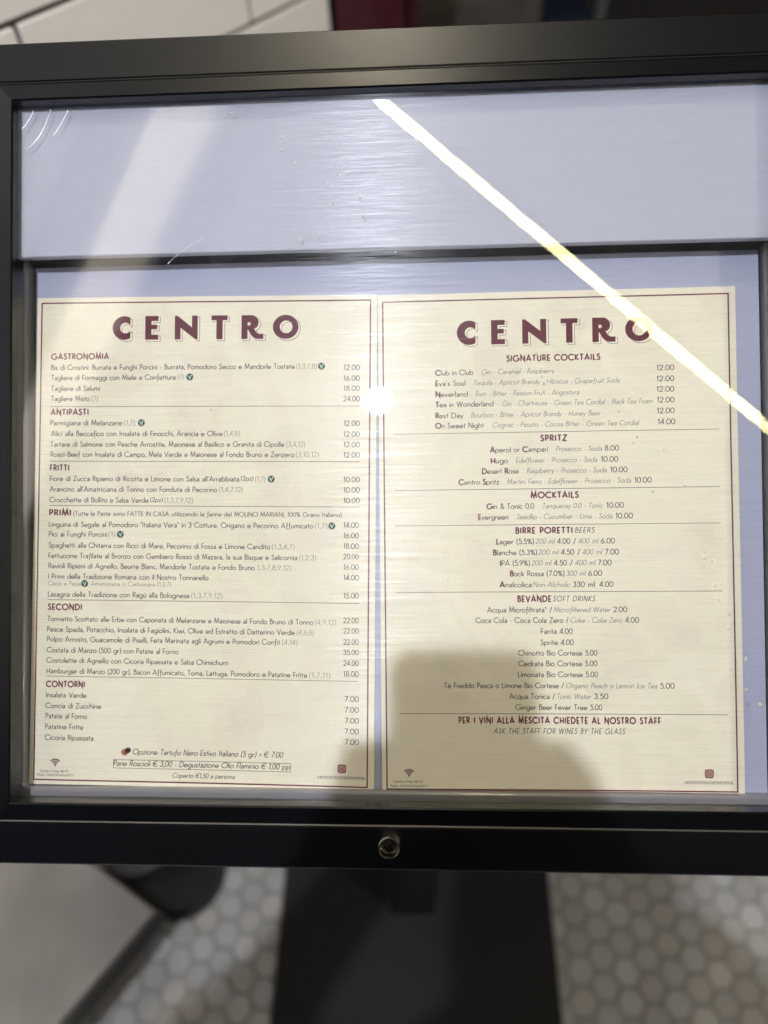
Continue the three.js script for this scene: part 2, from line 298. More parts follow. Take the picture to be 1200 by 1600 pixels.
const RIGHT_PRINT = [
  [76.6,131.1,39.9,"b","SIGNATURE COCKTAILS"],
  [34.3,56.5,47.6,"n","Club in Club"],
  [61.7,105.0,47.6,"q","Gin - Caramel - Raspberry"],
  [164.0,174.0,47.1,"r","12.00"],
  [34.2,51.8,53.9,"n","Eva's Soul"],
  [56.9,143.0,53.9,"q","Tequila - Apricot Brandy - Hibiscus - Grapefruit Soda"],
  [163.9,173.9,53.6,"r","12.00"],
  [34.2,53.1,60.5,"n","Neverland"],
  [58.0,119.3,60.5,"q","Rum - Bitter - Passion Fruti - Angostura"],
  [163.8,173.8,59.8,"r","12.00"],
  [34.1,68.3,66.6,"n","Tea in Wonderland"],
  [73.8,161.9,66.6,"q","Gin - Chartreuse - Green Tea Cordial - Black Tea Foam"],
  [163.9,173.8,66.1,"r","12.00"],
  [34.0,50.2,73.2,"n","Rest Day"],
  [55.3,131.5,73.2,"q","Bourbon - Bitter - Apricot Brandy - Honey Beer"],
  [163.8,173.7,72.5,"r","12.00"],
  [33.9,62.4,79.3,"n","On Sweet Night"],
  [67.9,153.7,79.3,"q","Cognac - Passito - Cocoa Bitter - Green Tea Cordial"],
  [164.1,174.0,79.0,"r","14.00"],
  [8.8,199.2,83.8,"-",""],
  [95.9,111.0,87.6,"b","SPRITZ"],
  [66.2,99.9,94.1,"n","Aperol or Campari"],
  [104.9,132.0,94.1,"q","Prosecco - Soda"],
  [133.3,141.2,94.1,"r","8.00"],
  [66.5,76.3,100.6,"n","Hugo"],
  [81.3,129.2,100.6,"q","Edelflower - Prosecco - Soda"],
  [130.9,140.7,100.6,"r","10.00"],
  [61.3,82.6,106.8,"n","Desert Rose"],
  [87.7,134.6,106.8,"q","Raspberry - Prosecco - Soda"],
  [136.2,146.0,106.8,"r","10.00"],
  [47.5,71.0,113.1,"n","Centro Spritz"],
  [76.1,148.6,113.1,"q","Martini Fiero - Edelflower - Prosecco - Soda"],
  [150.1,159.8,113.1,"r","10.00"],
  [9.1,199.1,117.5,"-",""],
  [89.8,117.3,121.3,"b","MOCKTAILS"],
  [63.8,91.3,127.7,"n","Gin & Tonic 0.0"],
  [96.5,132.0,127.7,"q","Tanqueray 0.0 - Tonic"],
  [133.6,143.5,127.7,"r","10.00"],
  [58.7,76.2,134.0,"n","Evergreen"],
  [81.5,137.5,134.0,"q","Seedlip - Cucumber - Lime - Soda"],
  [138.8,148.6,134.0,"r","10.00"],
  [9.0,199.1,138.7,"-",""],
  [80.6,113.5,142.2,"b","BIRRE PORETTI"],
  [115.4,126.4,142.2,"bi","BEERS"],
  [69.2,91.0,148.6,"n","Lager (5.5%)"],
  [92.2,103.6,148.6,"q","200 ml"],
  [104.9,115.5,148.6,"r","4.00 /"],
  [117.3,129.0,148.6,"q","400 ml"],
  [130.2,138.0,148.6,"r","6.00"],
  [67.2,92.7,155.1,"n","Blanche (5.3%)"],
  [93.8,105.8,155.1,"q","200 ml"],
  [107.0,117.8,155.1,"r","4.50 /"],
  [119.5,131.2,155.1,"q","400 ml"],
  [132.4,140.2,155.1,"r","7.00"],
  [71.2,88.5,161.4,"n","IPA (5.9%)"],
  [89.7,101.5,161.4,"q","200 ml"],
  [102.8,113.4,161.4,"r","4.50 /"],
  [115.2,127.1,161.4,"q","400 ml"],
  [128.2,135.9,161.4,"r","7.00"],
  [77.0,108.5,167.6,"n","Bock Rossa (7.0%)"],
  [109.9,121.4,167.6,"q","300 ml"],
  [122.6,130.3,167.6,"r","6.00"],
  [70.9,89.3,174.1,"n","Analcolica"],
  [90.5,112.5,174.1,"q","Non-Alcholic"],
  [113.6,126.1,174.1,"r","330 ml"],
  [129.0,136.7,174.1,"r","4.00"],
  [8.9,199.3,178.3,"-",""],
  [81.2,100.6,182.5,"b","BEVANDE"],
  [102.1,126.2,182.5,"bi","SOFT DRINKS"],
  [63.3,101.1,188.9,"r","Acqua Microfiltrata* /"],
  [102.4,135.5,188.9,"q","Microfiltered Water"],
  [136.8,144.5,188.9,"r","2.00"],
  [56.4,110.6,195.1,"r","Coca Cola - Coca Cola Zero /"],
  [112.0,142.1,195.1,"q","Coke - Coke Zero"],
  [143.6,151.2,195.1,"r","4.00"],
  [94.5,112.8,201.6,"r","Fanta 4.00"],
  [94.3,113.3,208.1,"r","Sprite 4.00"],
  [81.2,126.9,214.3,"r","Chinotto Bio Cortese 5.00"],
  [81.3,126.8,220.5,"r","Cedrata Bio Cortese 5.00"],
  [80.8,127.1,226.9,"r","Limonata Bio Cortese 5.00"],
  [79.2,129.3,246.1,"r","Ginger Beer Fever Tree 5.00"],
  [37.4,107.4,233.4,"r","Tè Freddo Pesca o Limone Bio Cortese /"],
  [108.9,161.8,233.4,"q","Organic Peach o Lemon Ice Tea"],
  [163.0,170.9,233.4,"r","5.00"],
  [75.6,102.1,239.7,"r","Acqua Tonica /"],
  [103.4,123.6,239.7,"q","Tonic Water"],
  [124.9,132.8,239.7,"r","3.50"],
  [10.9,201.2,249.9,"-",""],
  [45.7,162.8,253.8,"bw","PER I VINI ALLA MESCITA CHIEDETE AL NOSTRO STAFF"],
  [66.5,142.2,260.0,"bi","ASK THE STAFF FOR WINES BY THE GLASS"],
  [6.6,25.4,289.7,"w","Centro Free Wi-Fi -"],
  [4.8,27.6,292.3,"w","Pass: CentroCavour611"],
  [175.8,203.3,288.9,"d","centroristoranteroma"],
];
// ---------------------------------------------------------------- printed menus
const PX = 6.8;                                        // texture pixels per millimetre of paper
function titleLetters(dx, y) {                          // the six display letters, cap height 14.5 mm
  const H = 14.5, m = y + H / 2, P = () => new Path2D(), out = [];
  const c = P(), cx = 54.9 + dx, cut = 58.7 + dx, R = H / 2, r = 3.3, a = Math.acos((cut - cx) / R), b = Math.acos(Math.min(1, (cut - cx - 0.9) / r));
  c.arc(cx, m, R, a, 2 * Math.PI - a); c.lineTo(cut, m - 3.2); c.arc(cx + 0.7, m, r, -b, b, true); c.lineTo(cut, m + 3.2); c.closePath(); out.push(c);
  const poly = (pts, p = P()) => { pts.forEach(([x, v], i) => (i ? p.lineTo(x + dx, y + v) : p.moveTo(x + dx, y + v))); p.closePath(); return p; };
  out.push(poly([[68, 0], [76.1, 0], [76.1, 3], [71.8, 3], [71.8, 5.4], [75.5, 5.4], [75.5, 8.1], [71.8, 8.1], [71.8, 11.5], [76.1, 11.5], [76.1, H], [68, H]]));
  out.push(poly([[86.4, 0], [88, 0], [97, 7.2], [97, 0], [100.5, 0], [100.5, H], [99.2, H], [89.9, 7.3], [89.9, H], [86.4, H]]));
  out.push(poly([[109, 0], [118.9, 0], [118.9, 2.9], [115.9, 2.9], [115.9, H], [112.1, H], [112.1, 2.9], [109, 2.9]]));
  const q = P(), X = (v) => v + dx, Y = (v) => v + y;
  q.moveTo(X(127.5), Y(0)); q.lineTo(X(133.2), Y(0)); q.bezierCurveTo(X(139), Y(0), X(139.2), Y(7.4), X(135.2), Y(8.2)); q.bezierCurveTo(X(137), Y(11.6), X(138), Y(11.6), X(140.9), Y(11.4)); q.lineTo(X(140.9), Y(H)); q.lineTo(X(138), Y(H));
  q.bezierCurveTo(X(134), Y(H), X(132.8), Y(11), X(131.6), Y(8.8)); q.lineTo(X(131.2), Y(8.8)); q.lineTo(X(131.2), Y(H)); q.lineTo(X(127.5), Y(H)); q.closePath();
  q.moveTo(X(131.2), Y(4.3)); q.lineTo(X(131.2), Y(6.3)); q.lineTo(X(132.2), Y(6.3)); q.arc(X(132.2), Y(5.3), 1, Math.PI / 2, -Math.PI / 2, true); q.closePath(); out.push(q);
  const o = P(); o.ellipse(X(154.5), m, 7.8, 7.3, 0, 0, 7); o.closePath(); o.moveTo(X(154.8) + 3.9, m); o.arc(X(154.8), m, 3.9, 0, 7); o.closePath(); out.push(o);
  return out;
}
function printMenu(rows, opt) {
  const c = canvas(210 * PX, 297 * PX), g = c.getContext('2d'), paper = '#f7f0da';
  g.fillStyle = paper; g.fillRect(0, 0, c.width, c.height);
  g.scale(PX, PX);
  for (let i = 0; i < 260; i++) { g.fillStyle = `rgba(${rnd() < 0.5 ? '120,95,50' : '255,255,245'},${between(0.006, 0.022)})`; g.beginPath(); g.ellipse(between(0, 210), between(0, 297), between(2, 26), between(2, 20), rnd() * 3, 0, 7); g.fill(); }
  for (let i = 0; i < 60; i++) { g.fillStyle = `rgba(90,70,45,${between(0.08, 0.3)})`; g.beginPath(); g.arc(between(0, 210), between(0, 297), between(0.08, 0.25), 0, 7); g.fill(); }
  g.strokeStyle = WINE; g.lineWidth = 0.75; g.strokeRect(2.9, opt.top, 203, 294.3 - opt.top);
  const letters = titleLetters(opt.dx, opt.title);
  for (const p of letters) { g.save(); g.translate(1.15, 0.95); g.strokeStyle = '#3f2024'; g.lineWidth = 0.42; g.stroke(p); g.fillStyle = paper; g.fill(p, 'evenodd'); g.restore(); }
  for (const p of letters) { g.strokeStyle = paper; g.lineWidth = 0.7; g.stroke(p); g.fillStyle = WINE; g.fill(p, 'evenodd'); }
  for (const [x0, x1, y, style, text] of rows) {
    if (style === '-') { g.strokeStyle = '#4a3230'; g.lineWidth = 0.26; g.beginPath(); g.moveTo(x0, y); g.lineTo(x1, y); g.stroke(); }
    else if (style === 'v') {
      g.fillStyle = '#1f4a44'; g.beginPath(); g.arc(x0, y - 0.1, 2.1, 0, 7); g.fill();
      g.strokeStyle = '#dfe6d4'; g.lineWidth = 0.55; g.beginPath(); g.moveTo(x0 - 1.0, y - 1.1); g.lineTo(x0, y + 1); g.lineTo(x0 + 0.6, y - 0.5); g.quadraticCurveTo(x0 + 0.6, y - 1.3, x0 + 1.3, y - 1.2); g.stroke();
    } else if (style === 'tr') {
      g.fillStyle = '#b56b52'; g.beginPath(); g.ellipse(x0 - 0.9, x1 + 0.5, 2.1, 1.9, 0.3, 0, 7); g.fill(); g.fillStyle = '#7d4034'; g.beginPath(); g.arc(x0 - 0.6, x1 + 0.9, 0.7, 0, 7); g.fill();
      g.fillStyle = '#2b2024'; g.beginPath(); g.ellipse(x0 + 1.1, x1 - 0.7, 1.9, 1.6, -0.3, 0, 7); g.fill();
    } else lettering(g, text, x0, x1, y + STYLES[style][0] * 0.46, style);
  }
  if (opt.box) { g.strokeStyle = '#5a4642'; g.lineWidth = 0.25; g.strokeRect(52, 281.4, 108, 5); }
  const [wx, wy] = opt.wifi, [ix, iy] = opt.insta;
  g.strokeStyle = WINE; g.lineWidth = 0.7;
  for (const r of [1.3, 2.5, 3.7]) { g.beginPath(); g.arc(wx, wy + 2.2, r, -Math.PI * 0.76, -Math.PI * 0.24); g.stroke(); }
  g.fillStyle = WINE; g.beginPath(); g.arc(wx, wy + 2.1, 0.55, 0, 7); g.fill();
  g.beginPath(); g.roundRect(ix - 2.5, iy - 2.5, 5, 5, 1.2); g.fill();
  g.strokeStyle = '#e3b9b0'; g.lineWidth = 0.5; g.beginPath(); g.roundRect(ix - 1.65, iy - 1.65, 3.3, 3.3, 0.8); g.stroke(); g.beginPath(); g.arc(ix, iy, 0.85, 0, 7); g.stroke();
  g.fillStyle = '#e3b9b0'; g.beginPath(); g.arc(ix + 1, iy - 1, 0.22, 0, 7); g.fill();
  const t = texture(c, true); t.anisotropy = 8; return t;
}
function paperSheet(name, label, print, corner, turn, bow) {
  const g = new THREE.BoxGeometry(0.21, 0.297, 0.0004, 20, 28, 1), p = g.attributes.position;
  for (let i = 0; i < p.count; i++) { const u = p.getX(i) / 0.105, v = p.getY(i) / 0.1485; p.setZ(i, p.getZ(i) + bow * (0.5 * (u * u) + 0.35 * v * v * v * u) + 0.00025 * Math.sin(3 * u + 2.2 * v)); }
  g.computeVertexNormals();
  g.translate(0.105, -0.1485, 0);
  const edge = standard([0.8, 0.76, 0.6], 0.8), front = physical([1, 1, 1], 0.5, { map: print, bumpMap: scaled(fineBump, 5, 7), bumpScale: 0.00005, specularIntensity: 0.7 });
  const m = mesh(name, g, [edge, edge, edge, edge, front, edge]);
  m.applyMatrix4(CASE.clone().multiply(new THREE.Matrix4().makeTranslation(...corner)).multiply(new THREE.Matrix4().makeRotationZ(turn)));
  tag(m, label, 'menu');
  return m;
}
paperSheet('printed_menu', 'cream food menu sheet with maroon border, left of the two in the case', printMenu(LEFT_PRINT, { dx: 0, title: 11.8, top: 3.3, box: true, wifi: [16, 283.4], insta: [190.7, 283.7] }), [-0.21322, 0.09734, 0.0004], -0.0133, 0.0006);
paperSheet('printed_menu', 'cream cocktail and drinks menu sheet, right of the two in the case', printMenu(RIGHT_PRINT, { dx: -0.5, title: 16.6, top: 4.2, wifi: [16, 284.3], insta: [190, 284] }), [-0.00305, 0.09399, 0.0005], 0.00264, 0.0005);

// ---------------------------------------------------------------- the menu stand: base plate, post, case, door, pane, lock
const postFoot = atHeight(644, 1405, 0);
const stand = thing('menu_stand', 'black metal menu stand with a glazed lockable case on a square floor plate', 'menu stand', [postFoot.x, 0, postFoot.z]);
const toStand = new THREE.Matrix4().makeTranslation(-postFoot.x, 0, -postFoot.z), caseInStand = toStand.clone().multiply(CASE);
const inCase = (name, g, m, parent = stand) => mesh(name, g.applyMatrix4(caseInStand), m, parent);
const black = standard([0.0022, 0.0023, 0.0032], 0.31, { bumpMap: scaled(fineBump, 20, 20), bumpScale: 0.00002 });
const blackDoor = standard([0.0022, 0.0023, 0.0032], 0.25, { bumpMap: scaled(fineBump, 20, 20), bumpScale: 0.00002 });
const midX = 0.0035;
// Four mitred lengths of one profile round a rectangle; profile points are (distance in from the edge, z).
function mitred(x0, x1, y0, y1, profile) {
  const sides = [];
  for (let k = 0; k < 4; k++) {
    const at = ([d, z], end) => {
      const a = [x0 + d, y1 - d], b = [x1 - d, y1 - d], c = [x1 - d, y0 + d], e = [x0 + d, y0 + d], q = [a, b, c, e, a];
      return [...q[k + end], z];
    };
    const pos = [], uv = [];
    let run = 0;
    for (let i = 0; i < profile.length; i++) {
      const p = profile[i], q = profile[(i + 1) % profile.length], s = Math.hypot(p[0] - q[0], p[1] - q[1]);
      const A = at(p, 0), B = at(p, 1), C = at(q, 1), D = at(q, 0), L = Math.hypot(A[0] - B[0], A[1] - B[1]);
      pos.push(...A, ...D, ...B, ...B, ...D, ...C);
      uv.push(0, run, 0, run + s, L, run, L, run, 0, run + s, L, run + s);
      run += s;
    }
    const g = new THREE.BufferGeometry();
    g.setAttribute('position', new THREE.Float32BufferAttribute(pos, 3));
    g.setAttribute('uv', new THREE.Float32BufferAttribute(uv, 2));
    g.computeVertexNormals();
    sides.push(g);
  }
  return sides;
}
const OX0 = midX - 0.2527, OX1 = midX + 0.2527, OY0 = -0.2368, OY1 = 0.24;
for (const g of mitred(OX0, OX1, OY0, OY1, [[0, -0.036], [0, 0.0262], [0.0012, 0.0275], [0.0239, 0.0291], [0.0249, 0.0280], [0.0249, -0.036]])) inCase('case_rail', g, black);
for (const g of mitred(OX0 + 0.0256, OX1 - 0.0256, OY0 + 0.0256, OY1 - 0.0256, [[0, 0.012], [0, 0.0284], [0.0006, 0.0291], [0.0092, 0.0297], [0.0101, 0.0289], [0.0101, 0.0232], [0.0075, 0.0224], [0.0075, 0.012]])) inCase('door_rail', g, blackDoor);
const highlightMetal = standard([0.5, 0.47, 0.42], 0.35, { metalness: 1 });   // edge highlight along the door gap, drawn as light metal strips
inCase('gap_highlight', cutBox(0.452, 0.0008, 0.002, 0.0002).translate(midX, OY0 + 0.0253, 0.0286), highlightMetal);
inCase('gap_highlight', cutBox(0.452, 0.0004, 0.002, 0.0001).translate(midX, OY1 - 0.0253, 0.0282), standard([0.12, 0.11, 0.1], 0.4, { metalness: 1 }));
const box = (x0, x1, y0, y1, z0, z1, c = 0.0005) => cutBox(x1 - x0, y1 - y0, z1 - z0, c).translate((x0 + x1) / 2, (y0 + y1) / 2, (z0 + z1) / 2);
const navy = standard([0.02, 0.028, 0.06], 0.5);
inCase('back_panel', box(OX0 + 0.0245, OX1 - 0.0245, OY0 + 0.0245, OY1 - 0.0245, -0.034, -0.014), navy);
const panelWhite = physical([0.5, 0.515, 0.625], 0.5, { bumpMap: scaled(fineBump, 40, 40), bumpScale: 0.00004 });
inCase('header_panel', box(midX - 0.2268, midX + 0.2268, 0.1160, 0.2125, 0.0135, 0.0188, 0.0006), panelWhite);
inCase('backing_board', box(-0.2155, 0.2215, -0.2030, 0.1167, -0.006, -0.001, 0.0005), physical([0.48, 0.5, 0.66], 0.5));
// clear plastic tray that holds the sheets: an open-topped rim with rounded lower corners
{
  const s = new THREE.Shape(), [a, b, lo, hi, w, r] = [-0.2238, 0.2292, -0.2068, 0.1185, 0.0062, 0.007];
  s.moveTo(a, hi); s.lineTo(a, lo + r); s.absarc(a + r, lo + r, r, Math.PI, 1.5 * Math.PI); s.lineTo(b - r, lo); s.absarc(b - r, lo + r, r, -Math.PI / 2, 0); s.lineTo(b, hi); s.lineTo(b - w, hi);
  s.lineTo(b - w, lo + w + 0.003); s.absarc(b - w - 0.003, lo + w + 0.003, 0.003, 0, -Math.PI / 2, true); s.lineTo(a + w + 0.003, lo + w); s.absarc(a + w + 0.003, lo + w + 0.003, 0.003, -Math.PI / 2, -Math.PI, true); s.lineTo(a + w, hi); s.closePath();
  const g = new THREE.ExtrudeGeometry(s, { depth: 0.008, bevelEnabled: true, bevelThickness: 0.0018, bevelSize: 0.0018, bevelOffset: -0.0018, bevelSegments: 4, curveSegments: 10 }).translate(0, 0, -0.004);
  inCase('tray_rim', flat(g), physical([0.42, 0.41, 0.43], 0.16, { clearcoat: 1, clearcoatRoughness: 0.05, transmission: 0.35 }));
}
// door pane: 3 mm sheet, scuffed by years of wiping
inCase('glass_pane', new THREE.PlaneGeometry(0.4408, 0.4125).translate(midX, 0.0016, 0.0226), physical([1, 1, 1], 0, { transmission: 1, thickness: 0, ior: 1.76 }));
{
  const N = 2048, c = canvas(N, N), g = c.getContext('2d'), mm = N / 440;
  g.fillStyle = '#000'; g.fillRect(0, 0, N, N);
  const line = (x, y, l, turn, a, w) => { g.save(); g.translate(x, y); g.rotate(turn); g.strokeStyle = `rgba(255,255,255,${a})`; g.lineWidth = w; g.beginPath(); g.moveTo(-l / 2, 0); g.quadraticCurveTo(0, between(-0.02, 0.02) * l, l / 2, 0); g.stroke(); g.restore(); };
  for (let i = 0; i < 70000; i++) line(rnd() * N, rnd() * N, between(4, 40) * mm, between(-0.02, 0.02), between(0.008, 0.036), between(0.5, 0.9));
  for (let i = 0; i < 700; i++) line(rnd() * N, rnd() * N, between(2, 14) * mm, between(-0.05, 0.05), between(0.04, 0.14), 0.7);
  for (let i = 0; i < 110; i++) line(rnd() * N, rnd() * N, between(3, 40) * mm, -0.85 + between(-0.35, 0.35), between(0.03, 0.14), between(0.5, 1));
  for (let i = 0; i < 50; i++) line(rnd() * N, rnd() * N, between(3, 12) * mm, 0.9 + between(-0.3, 0.3), between(0.05, 0.2), 0.8);
  const scratch = physical([0.9, 0.92, 0.95], 0.38, { metalness: 1, anisotropy: 1, anisotropyRotation: Math.PI / 2, alphaMap: texture(c), transparent: true });
  inCase('scuff_marks', new THREE.PlaneGeometry(0.436, 0.4075).translate(midX, 0.0016, 0.0233), scratch);
}
{ // three deep scratches at the upper left, specks of dried drops and dust
  const bits = [], cuts = [];
  const spot = (px, py, z) => { const d = ray(px, py).applyMatrix4(new THREE.Matrix4().makeRotationX(LEAN)), o = camera.position.clone().applyMatrix4(CASE.clone().invert()); return o.addScaledVector(d, (z - o.z) / d.z); };
  for (const [a, b, c] of [[[34, 202], [45, 188], [52, 173]], [[39, 235], [62, 212], [79, 171]], [[84, 212], [97, 191], [106, 172]], [[262, 413], [285, 392], [318, 372]]]) {
    const curve = new THREE.QuadraticBezierCurve3(spot(...a, 0.0236), spot(2 * b[0] - (a[0] + c[0]) / 2, 2 * b[1] - (a[1] + c[1]) / 2, 0.0236), spot(...c, 0.0236));
    cuts.push(new THREE.TubeGeometry(curve, 12, a[0] > 200 ? 0.0001 : 0.00028, 5).toNonIndexed());
  }
  inCase('scratch', mergeGeometries(cuts), standard([0.85, 0.86, 0.88], 0.3, { metalness: 0.6 })).userData.kind = 'stuff';
  const drops = [[362, 177, 3], [378, 186, 2], [441, 216, 2.5], [440, 236, 2.5], [461, 254, 2], [530, 274, 3], [508, 284, 2.5], [563, 308, 4], [522, 320, 2.5], [568, 338, 3.5], [470, 374, 4], [496, 366, 3], [508, 365, 2], [618, 394, 2], [838, 553, 3], [850, 600, 2.5], [848, 588, 3], [968, 642, 3.5], [995, 683, 3], [1037, 702, 4], [990, 692, 2.5], [1070, 758, 3], [1020, 768, 2.5], [1100, 862, 3], [1101, 872, 3], [1114, 877, 3.5], [1117, 915, 3.5], [1117, 934, 3], [1124, 937, 3], [1139, 960, 3], [1139, 981, 3.5], [1142, 996, 2.5], [1165, 1030, 4], [1167, 1078, 3.5], [1188, 1101, 4.5], [150, 1058, 1.6], [330, 640, 1.5], [700, 905, 1.4], [820, 1140, 1.4]];
  for (const [x, y, r] of drops) bits.push(new THREE.SphereGeometry(1, 10, 5, 0, 6.284, 0, Math.PI / 2).rotateX(Math.PI / 2).scale(r * 0.00029, r * 0.00029, r * 0.00014).applyMatrix4(new THREE.Matrix4().makeRotationZ(rnd() * 3)).translate(...spot(x, y, 0.0235).toArray()));
  inCase('dried_drop', mergeGeometries(bits), physical([0.9, 0.88, 0.74], 0.15, { clearcoat: 1, transmission: 0.6 })).userData.kind = 'stuff';
}
{ // tubular cam lock in the lower rail
  const chrome = standard([0.62, 0.58, 0.5], 0.16, { metalness: 1 }), dark = standard([0.03, 0.03, 0.03], 0.4, { metalness: 0.8 });
  const turned = (pts, m, name, parent, z) => inCase(name, flat(new THREE.LatheGeometry(pts.map((p) => new THREE.Vector2(p[0] / 1000, p[1] / 1000)), 40).rotateX(Math.PI / 2).translate(0.0031, -0.2215, z)), m, parent);
  const lock = turned([[7.4, 0], [7.4, 0.7], [6.6, 1.6], [5.9, 7.6], [5.4, 8.2], [4.7, 8.2], [4.5, 7.2], [4.5, 3]], chrome, 'lock', stand, 0.0262);
  turned([[4.5, 3], [3.3, 3.2], [3.1, 6.6], [2.7, 7.3], [2.1, 7.3], [1.9, 6.2], [1.9, 2.4], [0, 2.4]], chrome, 'key_barrel', lock, 0.0262);
  inCase('key_notch', cutBox(0.0011, 0.0022, 0.004, 0.0002).translate(0.0029, -0.2182, 0.0313), chrome, lock);
  turned([[0, 2.6], [1.85, 2.6]], dark, 'key_pin', lock, 0.0262);
}
{
  const g = new RoundedBoxGeometry(0.07, 1.0, 0.05, 2, 0.006).translate(0, 0.5, 0);
  mesh('post', g, standard([0.003, 0.003, 0.005], 0.7), stand);
  const a = atHeight(445, 1355, 0.008), b = atHeight(425, 1600, 0.008), c = atHeight(858, 1365, 0.008), d = atHeight(877, 1600, 0.008);
  const x0 = (a.x + b.x) / 2, x1 = (c.x + d.x) / 2;
  mesh('base_plate', cutBox(x1 - x0, 0.62, 0.008, 0.0015).rotateX(-Math.PI / 2).translate((x0 + x1) / 2 - postFoot.x, 0.005, 0.02), standard([0.009, 0.0078, 0.0066], 0.75, { bumpMap: scaled(fineBump, 12, 12), bumpScale: 0.0002 }), stand);
}

// ---------------------------------------------------------------- floor of hexagonal mosaic
const groutColor = standard([0.29, 0.28, 0.265], 0.9, { bumpMap: scaled(coarseBump, 3, 3), bumpScale: 0.001 });
const floor = tag(mesh('floor', new THREE.BoxGeometry(7, 0.05, 8).translate(0, -0.0285, 1), groutColor), null, null, null, 'structure');
{
  const pitch = 0.0415, R = 0.0216, hex = (r) => Array.from({ length: 6 }, (_, k) => new THREE.Vector2(r * Math.cos(k * Math.PI / 3), r * Math.sin(k * Math.PI / 3)));
  const g = new THREE.ExtrudeGeometry(new THREE.Shape(hex(R)), { depth: 0.004, bevelEnabled: true, bevelThickness: 0.0012, bevelSize: 0.0012, bevelOffset: -0.0012, bevelSegments: 1 }).rotateX(-Math.PI / 2).translate(0, -0.0052, 0);
  const shades = [[0.49, 0.475, 0.455], [0.46, 0.45, 0.435], [0.53, 0.51, 0.49], [0.42, 0.405, 0.39], [0.47, 0.445, 0.41], [0.49, 0.485, 0.485], [0.44, 0.415, 0.385]].map((c) => standard(c, 0.35));
  const seen = [], rest = [], v = new THREE.Vector3();
  for (let i = -90; i <= 90; i++) for (let j = -94; j <= 94; j++) {
    const x = i * pitch * 0.866 + 0.012, z = 0.6 + (j + (i & 1) / 2) * pitch;
    if (Math.abs(x) > 3.2 || z < -2.9 || z > 4.4) continue;
    v.set(x, 0, z).project(camera);
    const inFrame = Math.abs(v.x) < 1.08 && v.y < -0.66 && v.y > -1.1 && v.z < 1;
    const hidden = Math.abs(x - (postFoot.x)) < 0.2;
    (inFrame && !hidden ? seen : rest).push([x, z]);
  }
  for (const [x, z] of seen.slice(0, 300)) { const t = mesh('tile', g, shades[Math.floor(rnd() * shades.length)], floor); t.position.set(x, between(-0.0004, 0.0003), z); t.rotation.set(between(-0.006, 0.006), 0, between(-0.006, 0.006)); }
  const far = new THREE.InstancedMesh(g, standard([0.46, 0.44, 0.42], 0.35), rest.length), M = new THREE.Matrix4(), col = new THREE.Color();
  rest.forEach(([x, z], k) => { far.setMatrixAt(k, M.makeTranslation(x, 0, z)); const s = between(0.75, 1.15); far.setColorAt(k, col.setRGB(s, s * 0.98, s * 0.95)); });
  far.name = 'tile'; far.userData.kind = 'stuff'; far.receiveShadow = true; floor.add(far);
}

const addedCoveGlow = standard([0.1, 0.1, 0.1], 0.5, { emissive: new THREE.Color().setRGB(1, 0.93, 0.82), emissiveIntensity: 15 });
